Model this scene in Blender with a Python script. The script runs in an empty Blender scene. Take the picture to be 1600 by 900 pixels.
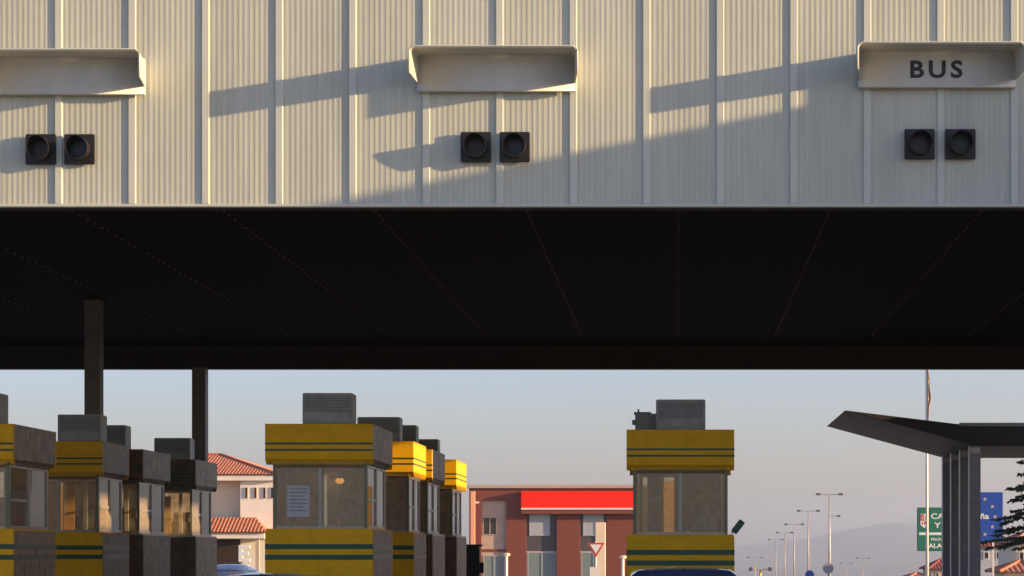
import bpy, bmesh, math, random
from mathutils import Vector, Matrix
random.seed(7)
R = math.radians
sc = bpy.context.scene
col = sc.collection

# ------------------------------------------------------------------ camera
F = 3225.0           # focal length in photo pixels (1600 wide)
EYE = 1.6
CX, CY = 1060.0, 866.0     # vanishing point of the lanes in the photo
cd = bpy.data.cameras.new('camera'); cam = bpy.data.objects.new('camera', cd); col.objects.link(cam)
cam.location = (0, 0, EYE); cam.rotation_euler = (R(90), 0, 0)
cd.sensor_width = 36; cd.lens = F / 1600 * 36
cd.shift_x = (800 - CX) / 1600; cd.shift_y = (CY - 450) / 1600
cd.clip_start = .1; cd.clip_end = 30000
sc.camera = cam

# ------------------------------------------------------------------ light
SUN = Vector((1, -.2, .17)).normalized()
EL = math.asin(SUN.z); ROT = math.atan2(SUN.x, SUN.y)
w = bpy.data.worlds.new('World'); sc.world = w; w.use_nodes = True
nt = w.node_tree; bg = nt.nodes['Background']
sky = nt.nodes.new('ShaderNodeTexSky'); sky.sky_type = 'NISHITA'; sky.sun_disc = False
sky.sun_elevation = EL; sky.sun_rotation = ROT; sky.air_density = 1.0; sky.dust_density = 1.6; sky.ozone_density = 2.2
tint = nt.nodes.new('ShaderNodeMix'); tint.data_type = 'RGBA'; tint.blend_type = 'MULTIPLY'; tint.inputs[0].default_value = 1
tint.inputs[7].default_value = (1.10, 1.03, 1.28, 1)      # the camera's cool evening white balance
nt.links.new(sky.outputs[0], tint.inputs[6]); nt.links.new(tint.outputs[2], bg.inputs[0]); bg.inputs[1].default_value = .093
sd = bpy.data.lights.new('sun', 'SUN'); so = bpy.data.objects.new('sun', sd); col.objects.link(so)
sd.energy = 5.0; sd.angle = R(.55); sd.color = (1, .67, .35)
so.rotation_euler = (-SUN).to_track_quat('-Z', 'Y').to_euler()
sc.view_settings.view_transform = 'Standard'; sc.view_settings.look = 'None'
sc.view_settings.gamma = 1; sc.view_settings.use_curve_mapping = False
sc.view_settings.exposure = 1.44

# ------------------------------------------------------------------ materials
def mat(name, c, rough=.6, metal=0, var=.12, scale=6, bump=.0, coat=0, stretch=(1, 1, 1), c2=None, spec=.5):
    m = bpy.data.materials.new(name); m.use_nodes = True
    n = m.node_tree; p = n.nodes['Principled BSDF']; L = n.links.new
    tc = n.nodes.new('ShaderNodeTexCoord'); mp = n.nodes.new('ShaderNodeMapping'); mp.inputs['Scale'].default_value = stretch
    geo = n.nodes.new('ShaderNodeNewGeometry')
    L(geo.outputs['Position'], mp.inputs[0])
    ns = n.nodes.new('ShaderNodeTexNoise'); ns.inputs['Scale'].default_value = scale; ns.inputs['Detail'].default_value = 6
    ns.inputs['Roughness'].default_value = .62
    L(mp.outputs[0], ns.inputs['Vector'])
    rp = n.nodes.new('ShaderNodeValToRGB'); rp.color_ramp.elements[0].position = .32; rp.color_ramp.elements[1].position = .68
    d = c2 if c2 else tuple(x * (1 - 2 * var) for x in c)
    rp.color_ramp.elements[0].color = (*d, 1); rp.color_ramp.elements[1].color = (*c, 1)
    L(ns.outputs['Fac'], rp.inputs[0]); L(rp.outputs[0], p.inputs['Base Color'])
    p.inputs['Roughness'].default_value = rough; p.inputs['Metallic'].default_value = metal
    p.inputs['Coat Weight'].default_value = coat; p.inputs['Specular IOR Level'].default_value = spec
    if bump:
        b = n.nodes.new('ShaderNodeBump'); b.inputs['Strength'].default_value = bump; b.inputs['Distance'].default_value = .01
        L(ns.outputs['Fac'], b.inputs['Height']); L(b.outputs[0], p.inputs['Normal'])
    return m

def sheet_variation(m, amt=.05):
    n = m.node_tree; L = n.links.new; p = n.nodes['Principled BSDF']; src = p.inputs['Base Color'].links[0].from_socket
    oi = n.nodes.new('ShaderNodeObjectInfo'); mr = n.nodes.new('ShaderNodeMapRange'); mr.inputs[3].default_value = 1-amt; mr.inputs[4].default_value = 1
    L(oi.outputs['Random'], mr.inputs[0])
    geo = n.nodes.new('ShaderNodeNewGeometry'); mp = n.nodes.new('ShaderNodeMapping'); mp.inputs['Scale'].default_value = (9, 1, .5); L(geo.outputs['Position'], mp.inputs[0])
    ns = n.nodes.new('ShaderNodeTexNoise'); ns.inputs['Scale'].default_value = 1.6; ns.inputs['Detail'].default_value = 5; L(mp.outputs[0], ns.inputs['Vector'])
    m2 = n.nodes.new('ShaderNodeMapRange'); m2.inputs[1].default_value = .35; m2.inputs[2].default_value = .6; m2.inputs[3].default_value = .92; m2.inputs[4].default_value = 1
    L(ns.outputs['Fac'], m2.inputs[0])
    mu = n.nodes.new('ShaderNodeMath'); mu.operation = 'MULTIPLY'; L(mr.outputs[0], mu.inputs[0]); L(m2.outputs[0], mu.inputs[1])
    mx = n.nodes.new('ShaderNodeVectorMath'); mx.operation = 'SCALE'; L(src, mx.inputs[0]); L(mu.outputs[0], mx.inputs['Scale']); L(mx.outputs[0], p.inputs['Base Color'])

def glassmat(name, tint, dirt=.25, dirtc=(.35, .32, .27), rough=.02):
    m = bpy.data.materials.new(name); m.use_nodes = True
    n = m.node_tree; L = n.links.new
    for x in list(n.nodes): n.nodes.remove(x)
    out = n.nodes.new('ShaderNodeOutputMaterial')
    tr = n.nodes.new('ShaderNodeBsdfTransparent'); tr.inputs[0].default_value = (*tint, 1)
    gl = n.nodes.new('ShaderNodeBsdfGlossy'); gl.inputs['Roughness'].default_value = rough
    df = n.nodes.new('ShaderNodeBsdfDiffuse'); df.inputs[0].default_value = (*dirtc, 1)
    fr = n.nodes.new('ShaderNodeFresnel'); fr.inputs[0].default_value = 1.5
    geo = n.nodes.new('ShaderNodeNewGeometry')
    ns = n.nodes.new('ShaderNodeTexNoise'); ns.inputs['Scale'].default_value = 11; ns.inputs['Detail'].default_value = 8
    L(geo.outputs['Position'], ns.inputs['Vector'])
    mr = n.nodes.new('ShaderNodeMapRange'); mr.inputs[1].default_value = .3; mr.inputs[2].default_value = .75
    mr.inputs[3].default_value = dirt * .65; mr.inputs[4].default_value = min(1, dirt * 1.35)
    L(ns.outputs['Fac'], mr.inputs[0])
    m1 = n.nodes.new('ShaderNodeMixShader'); m2 = n.nodes.new('ShaderNodeMixShader')
    L(mr.outputs[0], m1.inputs[0]); L(tr.outputs[0], m1.inputs[1]); L(df.outputs[0], m1.inputs[2])
    L(fr.outputs[0], m2.inputs[0]); L(m1.outputs[0], m2.inputs[1]); L(gl.outputs[0], m2.inputs[2])
    L(m2.outputs[0], out.inputs[0])
    return m

M = {}
M['clad'] = mat('cream_metal_cladding', (.515, .54, .45), .5, 0, .07, 1.3, stretch=(1.5, 1, .35))
sheet_variation(M['clad'])
M['clad_trim'] = mat('cream_trim', (.54, .57, .49), .45, 0, .04, 3)
M['hood'] = mat('sign_hood_metal', (.53, .53, .46), .5, 0, .06, 4)
M['signface'] = mat('sign_face_plastic', (.58, .59, .54), .4, 0, .08, 3, stretch=(1, 1, .6))
M['lettering'] = mat('black_lettering', (.02, .022, .03), .6, var=0)
M['blackbox'] = mat('black_signal_plastic', (.012, .011, .011), .5, var=.2)
M['redlens'] = mat('dark_red_lens', (.02, .005, .004), .4, var=.3, scale=40)
M['greenlens'] = mat('dark_green_lens', (.005, .008, .008), .4, var=.3, scale=40)
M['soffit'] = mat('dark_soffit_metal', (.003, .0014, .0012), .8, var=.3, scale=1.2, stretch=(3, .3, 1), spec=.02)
M['soffit_clip'] = mat('rusty_clip', (.17, .055, .04), .7, var=.3, scale=30)
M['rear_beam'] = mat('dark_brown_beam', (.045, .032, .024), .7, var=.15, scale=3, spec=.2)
M['column'] = mat('brown_column_paint', (.19, .16, .115), .55, var=.15, scale=4)
M['yellow'] = mat('yellow_booth_paint', (.95, .50, .004), .5, var=.09, scale=5, coat=.0, spec=.2)
M['green'] = mat('green_stripe_paint', (.02, .10, .045), .4, var=.15, scale=8)
M['bside'] = mat('weathered_side_panel', (.46, .32, .19), .45, 0, .2, 9, coat=.0, stretch=(1, 1, .45), c2=(.13, .085, .05), bump=.3, spec=.3)  # grime mottle plus the grey grazing reflection of the sides, put into the colour
M['bbrown'] = mat('dark_brown_panel', (.22, .135, .075), .5, var=.3, scale=5)  # brown stands for the deep shade on the far booths' fronts
M['alu'] = mat('window_aluminium', (.42, .39, .34), .35, .5, .1, 8)
M['alug'] = mat('greenish_frame', (.20, .21, .13), .4, .2, .1, 8)
M['ac'] = mat('grey_ac_casing', (.42, .43, .40), .5, .1, .15, 6)
M['ac2'] = mat('grey_ac_grille', (.24, .25, .24), .5, .1, .15, 9)
M['glass'] = glassmat('dusty_booth_glass', (.97, .95, .88), .24, (.95, .74, .50))
M['paper'] = mat('paper_notice', (.62, .62, .62), .7, var=.08, scale=20)
M['print'] = mat('notice_print', (.28, .28, .30), .7, var=.1)
M['interior'] = mat('booth_interior_brown', (.22, .15, .09), .6, var=.2)
M['rear'] = mat('pale_brown_rear_panel', (.60, .44, .28), .6, var=.25)
M['asphalt'] = mat('worn_pale_paving', (.32, .30, .25), .85, var=.2, scale=9, bump=.2)
M['concrete'] = mat('concrete', (.33, .31, .28), .8, var=.15, scale=4, bump=.15)
M['white'] = mat('white_road_paint', (.72, .72, .70), .6, var=.08, scale=9)
M['grass'] = mat('dry_ground', (.22, .18, .10), .9, var=.2, scale=.35, c2=(.10, .10, .05))
M['hill'] = mat('hill_scrub', (.13, .13, .08), .9, var=.2, scale=.01)
M['brick'] = mat('dark_red_brick', (.21, .052, .034), .8, var=.13, scale=5)
M['redsign'] = mat('bright_red_sign_band', (.93, .022, .004), .5, var=.03, spec=.15)
M['pilaster'] = mat('salmon_pilaster', (.85, .42, .24), .7, var=.05)
M['beige'] = mat('beige_render', (.48, .38, .30), .8, var=.08, scale=1.2)
M['cream'] = mat('cream_render', (.78, .64, .46), .8, var=.06, scale=1)
M['housewhite'] = mat('white_render', (.80, .74, .66), .8, var=.05, scale=1)
M['tile'] = mat('terracotta_tile', (.55, .20, .10), .8, var=.2, scale=3)
M['tile2'] = mat('dark_red_tile', (.32, .07, .045), .8, var=.2, scale=3)
M['winglass'] = mat('window_glass_dark', (.05, .055, .06), .08, var=.2)
M['winpale'] = mat('pale_blind', (.40, .43, .48), .4, var=.05)
M['winteal'] = mat('teal_glass', (.20, .27, .27), .15, var=.1)
M['spandrel'] = mat('slate_spandrel', (.085, .075, .085), .6, var=.15)
M['pavroof'] = mat('dark_pavilion_roof', (.035, .035, .038), .55, var=.15, scale=3)
M['pavcol'] = mat('grey_steel_column', (.38, .40, .44), .45, .1, .1, 5)
M['pavcol2'] = mat('brown_steel_web', (.10, .055, .045), .55, 0, .15, 5)
M['pole'] = mat('white_pole_paint', (.75, .70, .63), .45, var=.05)
M['lamp'] = mat('galvanised_steel', (.34, .33, .32), .5, .2, .08)
M['lamphead'] = mat('dark_lamp_head', (.10, .10, .10), .5, 0, .08)
M['signgreen'] = mat('green_sign_sheet', (.015, .17, .11), .45, var=.06)
M['signblue'] = mat('blue_sign_sheet', (.012, .07, .38), .45, var=.06)
M['signwhite'] = mat('white_sign_print', (.72, .76, .74), .5, var=.03)
M['signyellow'] = mat('pale_star_print', (.50, .45, .38), .5, var=.05)
M['signred'] = mat('red_sign_print', (.55, .06, .05), .5, var=.05)
M['bark'] = mat('bark', (.08, .055, .04), .9, var=.25, scale=12, bump=.3)
M['needles'] = mat('conifer_needles', (.055, .095, .045), .7, var=.3, scale=2.5)
M['carblue'] = mat('dark_blue_car_paint', (.07, .10, .19), .35, .1, .04, 5, coat=1)
M['cargrey'] = mat('slate_car_paint', (.14, .19, .22), .35, .1, .04, 5, coat=1)
M['carglass'] = mat('car_glass', (.015, .017, .02), .05, var=0)
M['rubber'] = mat('rubber', (.02, .02, .02), .8, var=.1)
M['chrome'] = mat('wheel_rim', (.45, .45, .46), .3, .9, .05)
M['taillight'] = mat('tail_light', (.35, .01, .01), .2, var=.05)
M['cloth'] = mat('red_flag_cloth', (.58, .27, .20), .8, var=.1)
M['cloth2'] = mat('yellow_flag_cloth', (.70, .58, .40), .8, var=.1)
M['sunyellow'] = mat('yellow_post_paint', (.78, .42, .03), .5, var=.06)

# ------------------------------------------------------------------ helpers
def link(o, parent=None):
    col.objects.link(o)
    if parent: o.parent = parent
    return o

def tag(o, label=None, cat=None, group=None, kind=None):
    if label: o['label'] = label
    if cat: o['category'] = cat
    if group: o['group'] = group
    if kind: o['kind'] = kind
    return o

def empty(name, loc, label, cat, group=None, rz=0):
    o = bpy.data.objects.new(name, None); o.location = loc; o.rotation_euler.z = rz; o.empty_display_size = .2
    link(o); return tag(o, label, cat, group)

class MB:
    """collects geometry, in the local space of its parent"""
    def __init__(s): s.v = []; s.f = []
    def poly(s, pts):
        b = len(s.v); s.v += [tuple(p) for p in pts]; s.f.append(tuple(range(b, b + len(pts))))
    def box(s, x0, x1, y0, y1, z0, z1):
        b = len(s.v)
        s.v += [(x0,y0,z0),(x1,y0,z0),(x1,y1,z0),(x0,y1,z0),(x0,y0,z1),(x1,y0,z1),(x1,y1,z1),(x0,y1,z1)]
        for q in ((0,3,2,1),(4,5,6,7),(0,1,5,4),(1,2,6,5),(2,3,7,6),(3,0,4,7)): s.f.append(tuple(b+i for i in q))
        return s
    def prism(s, pts, a0, a1, axis='y'):
        """closed outline (2-D) pushed along an axis. axis y: pts are (x,z); axis x: pts are (y,z); axis z: (x,y)"""
        b = len(s.v); n = len(pts)
        for a in (a0, a1):
            for p, q in pts:
                s.v.append((p, a, q) if axis == 'y' else (a, p, q) if axis == 'x' else (p, q, a))
        s.f.append(tuple(b+i for i in range(n))); s.f.append(tuple(b+n+i for i in reversed(range(n))))
        for i in range(n):
            j = (i+1) % n; s.f.append((b+i, b+n+i, b+n+j, b+j))
        return s
    def tube(s, pts, rads, seg=8, cap=True):
        b = len(s.v); pts = [Vector(p) for p in pts]
        if not hasattr(rads, '__len__'): rads = [rads]*len(pts)
        for i, p in enumerate(pts):
            d = (pts[min(i+1, len(pts)-1)] - pts[max(i-1, 0)]).normalized()
            u = d.orthogonal().normalized(); 
            if abs(d.z) > .9: u = Vector((1,0,0)); u = (u - d*u.dot(d)).normalized()
            v = d.cross(u)
            for k in range(seg):
                a = 2*math.pi*k/seg; q = p + (u*math.cos(a) + v*math.sin(a))*rads[i]; s.v.append(tuple(q))
        for i in range(len(pts)-1):
            for k in range(seg):
                k2 = (k+1) % seg
                s.f.append((b+i*seg+k, b+i*seg+k2, b+(i+1)*seg+k2, b+(i+1)*seg+k))
        if cap:
            s.f.append(tuple(b+k for k in reversed(range(seg)))); s.f.append(tuple(b+(len(pts)-1)*seg+k for k in range(seg)))
        return s
    def mesh(s, name, m, bevel=0, smooth=False, seg=2):
        me = bpy.data.meshes.new(name); me.from_pydata(s.v, [], s.f); me.update()
        bm = bmesh.new(); bm.from_mesh(me)
        bmesh.ops.recalc_face_normals(bm, faces=bm.faces)
        if bevel: bmesh.ops.bevel(bm, geom=list(bm.edges), offset=bevel, segments=seg, affect='EDGES', clamp_overlap=True)
        bm.to_mesh(me); bm.free(); me.materials.append(m)
        if smooth:
            for p in me.polygons: p.use_smooth = True
        return me
    def build(s, name, m, parent=None, bevel=0, smooth=False, seg=2):
        return link(bpy.data.objects.new(name, s.mesh(name, m, bevel, smooth, seg)), parent)

def inst(name, me, loc, parent, rz=0):
    o = bpy.data.objects.new(name, me); o.location = loc; o.rotation_euler.z = rz; return link(o, parent)

def text(name, body, size, m, loc, parent, width=None, bold=0.0, align='CENTER', depth=.004, rot=(R(90), 0, 0), space=1.0):
    c = bpy.data.curves.new(name, 'FONT'); c.body = body; c.size = size; c.align_x = align; c.align_y = 'CENTER'
    c.offset = bold; c.extrude = depth; c.space_character = space; c.resolution_u = 4
    t = bpy.data.objects.new(name+'_tmp', c); col.objects.link(t)
    bpy.context.view_layer.update()
    dg = bpy.context.evaluated_depsgraph_get()
    me = bpy.data.meshes.new_from_object(t.evaluated_get(dg)); me.name = name
    bpy.data.objects.remove(t)
    me.materials.clear(); me.materials.append(m)
    o = bpy.data.objects.new(name, me); o.location = loc; o.rotation_euler = rot
    if width:
        xs = [v.co.x for v in me.vertices]; k = width / (max(xs) - min(xs)); o.scale.x = k
    return link(o, parent)

def at(px, py, Y):
    """photo pixel + distance -> world point"""
    return Vector(((px-CX)/F*Y, Y, EYE + (CY-py)/F*Y))

def terr(Y):
    if Y < 150: return 0.0
    return -.025*(min(Y, 2600)-150)

# ------------------------------------------------------------------ setting: ground, road, hills
def hillh(x, y): 
    return 0
ys = [-600, -100, 0, 60, 120, 150, 250, 400, 700, 1200, 1900, 2600, 3500, 4500, 5600, 6500]
xs = [-5500, -3500, -2000, -1000, -500, -200, -100, -50, 0, 50, 100, 200, 500, 1000, 2000, 3500, 5500]
g = MB()
for y in ys:
    for x in xs: g.v.append((x, y, terr(y) - .06))
nx = len(xs)
for j in range(len(ys)-1):
    for i in range(nx-1): g.f.append((j*nx+i, j*nx+i+1, (j+1)*nx+i+1, (j+1)*nx+i))
tag(g.build('ground', M['grass']), kind='structure')
# road: apron at the booths then two descending carriageways
rd = MB(); prev = None
for y in [-60, 0, 60, 120, 150, 250, 400, 700, 1200, 1900, 2600]:
    wl, wr = (-34, 12) if y <= 60 else (-22, 20) if y <= 120 else (-2, 36)
    cur = ((wl, y, terr(y)), (wr, y, terr(y)))
    if prev: rd.poly([prev[0], prev[1], cur[1], cur[0]])
    prev = cur
tag(rd.build('road', M['asphalt']), kind='structure')
ln = MB()
for X in (-2.7-5.4*2, -2.7-5.4, -2.7, 2.7):
    for y in range(-30, 27, 6): ln.poly([(X-2.6, y, .004), (X-2.48, y, .004), (X-2.48, y+3, .004), (X-2.6, y+3, .004)])
for y in range(62, 148, 8): ln.poly([(-1, y, .004), (-.88, y, .004), (-.88, y+4, .004), (-1, y+4, .004)])
tag(ln.build('lane_marking', M['white']), kind='structure')
# hills
def ridge(name, Y0, prof, depth, base, seedv):
    h = MB(); rnd = random.Random(seedv); cols = []
    N = 170; rows = 9
    ph = [rnd.uniform(0, 6.28) for _ in range(6)]
    for i in range(N+1):
        x = -4600 + 9200*i/N; px = CX + x/Y0*F
        py = prof(px); top = EYE + (CY-py)/F*Y0
        for k in range(1, 6): top += (14/k)*math.sin(x*k*.0035+ph[k])*.35
        cols.append((x, top))
    for j in range(rows+1):
        t = j/rows
        for x, top in cols:
            s = math.sin(t*math.pi/2) if t < .999 else 1
            h.v.append((x + 0, Y0 - depth*(1-t), base + (top-base)*s + (6*math.sin(x*.012+j*1.7) if 0 < j < rows else 0)))
    for j in range(rows):
        for i in range(N): h.f.append((j*(N+1)+i, j*(N+1)+i+1, (j+1)*(N+1)+i+1, (j+1)*(N+1)+i))
    b = len(h.v)
    for x, top in cols: h.v.append((x, Y0+900, base-1))
    for i in range(N): h.f.append((rows*(N+1)+i, rows*(N+1)+i+1, b+i+1, b+i))
    tag(h.build(name, M['hill'], smooth=True), kind='structure')
def prof_a(px):
    pts = [(-2000, 850), (0, 852), (900, 856), (1150, 850), (1250, 842), (1330, 826), (1390, 818), (1450, 816), (1560, 822), (1900, 810), (5000, 830)]
    for (a, b), (c, d) in zip(pts, pts[1:]):
        if a <= px <= c:
            t = (px-a)/(c-a); t = t*t*(3-2*t); return b+(d-b)*t
    return 840
ridge('hills', 8200, prof_a, 1500, -64, 3)
ridge('hills', 6300, lambda p: 884 - 6*math.sin(p*.004+1), 900, -64, 5)

# ------------------------------------------------------------------ toll canopy
YF = 25.0; YB = 46.2; XL = -21.0; XR = 8.5; ZB = 5.81; ZT = 9.0; ZC = 6.27
S = F/YF
can = empty('toll_canopy', (XR, YF, 0), 'long toll plaza canopy with cream ribbed metal front and black underside', 'canopy')
def loc(x, y, z): return (x - XR, y - YF, z)
# corrugated panel mesh (shared)
PW = .890
x0s = (92-CX)/S
x_start = x0s - 16*PW
def panel_mesh():
    m = MB(); prof = [(0, 0)]; x = .012; per = (PW-.085-.024)/12
    for k in range(12):
        a = x + k*per
        prof += [(a+.006, 0), (a+.020, -.0016), (a+.034, -.0016), (a+.048, 0)]
    prof.append((PW-.085, 0))
    for z in (ZB+.03, ZT-.02):
        for p in prof: m.v.append((p[0], p[1], z))
    n = len(prof)
    for i in range(n-1): m.f.append((i, i+1, n+i+1, n+i))
    # closed back so that the sheet has thickness
    b = len(m.v); m.v += [(0, .03, ZB+.03), (PW-.085, .03, ZB+.03), (0, .03, ZT-.02), (PW-.085, .03, ZT-.02)]
    m.f.append((b, b+2, b+3, b+1))
    return m.mesh('wall_panel', M['clad'])
pm = panel_mesh()
bm_ = MB().box(-.0425, .0425, -.0205, .02, ZB+.032, ZT-.03).mesh('seam_strip', M['clad_trim'], .003, seg=1)
k = 0; x = x_start
while x < XR - .5:
    inst('seam_strip', bm_, loc(x, YF, 0), can)
    inst('wall_panel', pm, loc(x+.0425, YF, 0), can)
    x += PW; k += 1
XE = x
MB().box(XL-XR, XE-XR, -.035, .06, ZB-.005, ZB+.028).build('bottom_flashing', M['clad_trim'], can, .004)
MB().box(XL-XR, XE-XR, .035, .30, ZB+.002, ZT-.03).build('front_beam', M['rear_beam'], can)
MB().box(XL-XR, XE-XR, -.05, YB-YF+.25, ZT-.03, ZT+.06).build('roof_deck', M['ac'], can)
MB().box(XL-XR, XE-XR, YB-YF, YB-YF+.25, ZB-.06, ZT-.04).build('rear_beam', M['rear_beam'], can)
MB().box(XE-XR+.002, XE-XR+.12, -.03, YB-YF+.25, ZB, ZT-.04).build('end_fascia', M['clad_trim'], can)
# ceiling panels with recessed joints and rows of clips
CW = 2.06
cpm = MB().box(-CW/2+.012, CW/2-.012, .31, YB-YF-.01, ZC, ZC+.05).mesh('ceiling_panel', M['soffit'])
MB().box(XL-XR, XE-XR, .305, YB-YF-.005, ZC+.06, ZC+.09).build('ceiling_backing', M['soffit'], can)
cl = MB(); y = 1.2
while y < 19: cl.box(-.012, .012, y, y+.11, ZC-.012, ZC+.055); y += .36
clm = cl.mesh('joint_clip', M['soffit_clip'])
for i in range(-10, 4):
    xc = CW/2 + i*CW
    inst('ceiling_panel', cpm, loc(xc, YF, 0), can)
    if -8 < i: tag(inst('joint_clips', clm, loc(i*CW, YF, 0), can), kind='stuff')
# cross ribs of ceiling
# columns
for (cx, cy, w_) in ((-10.76, 38.0, .14), (-10.66, 46.0, .15), (8.1, 38.0, .165), (8.1, 46.0, .165)):
    c = MB().box(-w_, w_, -w_, w_, 0, (ZC if cy < 45 else ZB-.055)).build('column', M['column'], can, .012)
    c.location = loc(cx, cy, 0)
    b = MB().box(-.3, .3, -.3, .3, .15, .19).build('base_plate', M['column'], c)

# ------------------------------------------------------------------ hooded lane signs
def lane_sign(px0, px1, ptop, label, word=None):
    s1 = F/(YF-.5); xa = (px0-CX)/s1; xb = (px1-CX)/s1; W = xb-xa
    zt = EYE + (CY-ptop)/s1; xc = (xa+xb)/2
    r = empty('lane_sign', (xc, YF-.025, zt-.45), label, 'sign', 'hooded signs above the toll lanes')
    h = W/2; H = .45; D = .48; zt = H; SP = .045; t = .016
    # hood: top and rounded shoulders, cross-section in XZ pushed along Y, cheeks cut away toward the wall below
    rc = .07; hm = MB()
    out = []
    zl = .13      # lower front corner of cheek
    arc = [(-h, zl)] + [(-h + rc - rc*math.cos(a), zt - rc + rc*math.sin(a)) for a in [i*math.pi/2/5 for i in range(6)]]
    out = arc + [(-p, q) for p, q in reversed(arc)]
    inn = []
    arc2 = [(-h+t, zl)] + [(-h+t + (rc-t) - (rc-t)*math.cos(a), zt - rc + (rc-t)*math.sin(a)) for a in [i*math.pi/2/5 for i in range(6)]]
    inn = arc2 + [(-p, q) for p, q in reversed(arc2)]
    n = len(out)
    back_drop = lambda z: z - .03 if z <= zl+1e-6 else z
    for (pts) in (out, inn):
        for (p, q) in pts: hm.v.append((p, -D, q))
        for (p, q) in pts: hm.v.append((p - math.copysign(SP*min(1, abs(p)/h), p), 0, back_drop(q)))
    for i in range(n-1):
        hm.f.append((i, i+1, n+i+1, n+i)); hm.f.append((2*n+i+1, 2*n+i, 3*n+i, 3*n+i+1))
        hm.f.append((i+1, i, 2*n+i, 2*n+i+1)); hm.f.append((n+i, n+i+1, 3*n+i+1, 3*n+i))
    for i in (0, n-1):
        hm.f.append((i, n+i, 3*n+i, 2*n+i))
    ho = hm.build('hood', M['hood'], r)
    # rolled front edge
    MB().tube([(p, -D, q) for p, q in out], .011, 6).build('rim', M['clad_trim'], r, smooth=True)
    # inclined face + lower lip
    fm = MB(); zb = .004
    cove = [(-.12+.06*math.sin(k*math.pi/16), zt-.018-.05*(1-math.cos(k*math.pi/16))) for k in range(9)]
    fm.prism(cove + [(-.062, zb+.03), (-.08, zb), (-.02, zb), (-.02, zt-.018)], -h+.045, h-.045, 'x')
    fo = fm.build('face', M['signface'], r)
    for k, q in enumerate(fo.data.polygons): q.use_smooth = abs(q.normal.x) < .5 and q.normal.y < 0
    if word:
        yy = -.262; zz = .235
        a = math.atan2(.11, .29)
        text('lettering', word, .285, M['lettering'], (-.015, -.066, .215), r, width=.63, bold=.007, rot=(R(90), 0, 0), space=1.3, depth=.004)
    return r
lane_sign(-48, 218, 77, 'blank hooded lane sign cut by the left frame edge')
lane_sign(639, 902, 72, 'blank hooded lane sign in the middle of the cream facade')
lane_sign(1340, 1602, 66, 'hooded lane sign reading BUS at the right', 'BUS')

# ------------------------------------------------------------------ lane signals
def signal_parts(r, lens):
    h = .182
    MB().box(-h, h, -.045, -.004, -h, h).build('housing', M['blackbox'], r, .008)
    lm = MB(); n = 20
    lm.v.append((0, -.06, 0)); 
    for i in range(n): a = 2*math.pi*i/n; lm.v.append((.12*math.cos(a), -.048, .12*math.sin(a)))
    for i in range(n): lm.f.append((0, 1+i, 1+(i+1) % n))
    lm.build('lens', M[lens], r, smooth=True)
    # visor: open tube, cut away below, longest on top
    vm = MB(); n = 26; ro, ri = .138, .131
    for rr in (ro, ri):
        for e in (0, 1):
            for i in range(n+1):
                a = 2*math.pi*i/n
                dep = .045 + .175*(.62+.38*(.5+.5*math.sin(a))) if e else .04
                vm.v.append((rr*math.cos(a), -dep, rr*math.sin(a)))
    q = n+1
    for i in range(n):
        vm.f.append((i, i+1, q+i+1, q+i)); vm.f.append((2*q+i+1, 2*q+i, 3*q+i, 3*q+i+1)); vm.f.append((q+i, q+i+1, 3*q+i+1, 3*q+i))
    vm.build('visor', M['blackbox'], r, smooth=False)
    MB().box(-.05, .05, -.02, .03, -.09, .09).build('bracket', M['blackbox'], r)
first = {}
for (px, py, lens, lab) in (
    (61, 231.5, 'redlens', 'square black lane signal, left one of the pair under the left blank sign'),
    (121.5, 231.5, 'greenlens', 'square black lane signal, right one of the pair under the left blank sign'),
    (742.5, 228, 'redlens', 'square black lane signal, left one of the pair under the middle blank sign'),
    (803.5, 228, 'greenlens', 'square black lane signal, right one of the pair under the middle blank sign'),
    (1438, 223.5, 'redlens', 'square black lane signal, left one of the pair under the BUS sign'),
    (1502, 223.5, 'greenlens', 'square black lane signal, right one of the pair under the BUS sign')):
    p = at(px, py, YF-.12); p.y = YF - .022
    r = empty('lane_signal', p, lab, 'traffic signal', 'square lane signals on the canopy front')
    if lens not in first: signal_parts(r, lens); first[lens] = r
    else:
        for ch in first[lens].children:
            c = ch.copy(); col.objects.link(c); c.parent = r

# ------------------------------------------------------------------ islands
for i, (xc, ya, yb, lab) in enumerate(((0.03, 29.6, 52, 'right'), (-5.40, 30.0, 52, 'middle'), (-10.80, 30.0, 52, 'left'))):
    m = MB(); pts = []
    hw = .95
    for k in range(9): a = math.pi + math.pi*k/8; pts.append((xc + hw*math.cos(a), ya + hw + hw*math.sin(a)))
    for k in range(9): a = math.pi*k/8; pts.append((xc + hw*math.cos(a), yb - hw + hw*math.sin(a)))
    m.prism(pts, 0.004, .16, 'z')
    tag(m.build('toll_island', M['concrete']), 'concrete kerbed island under the %s row of toll booths' % lab, 'traffic island', 'islands between the toll lanes')

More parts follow.
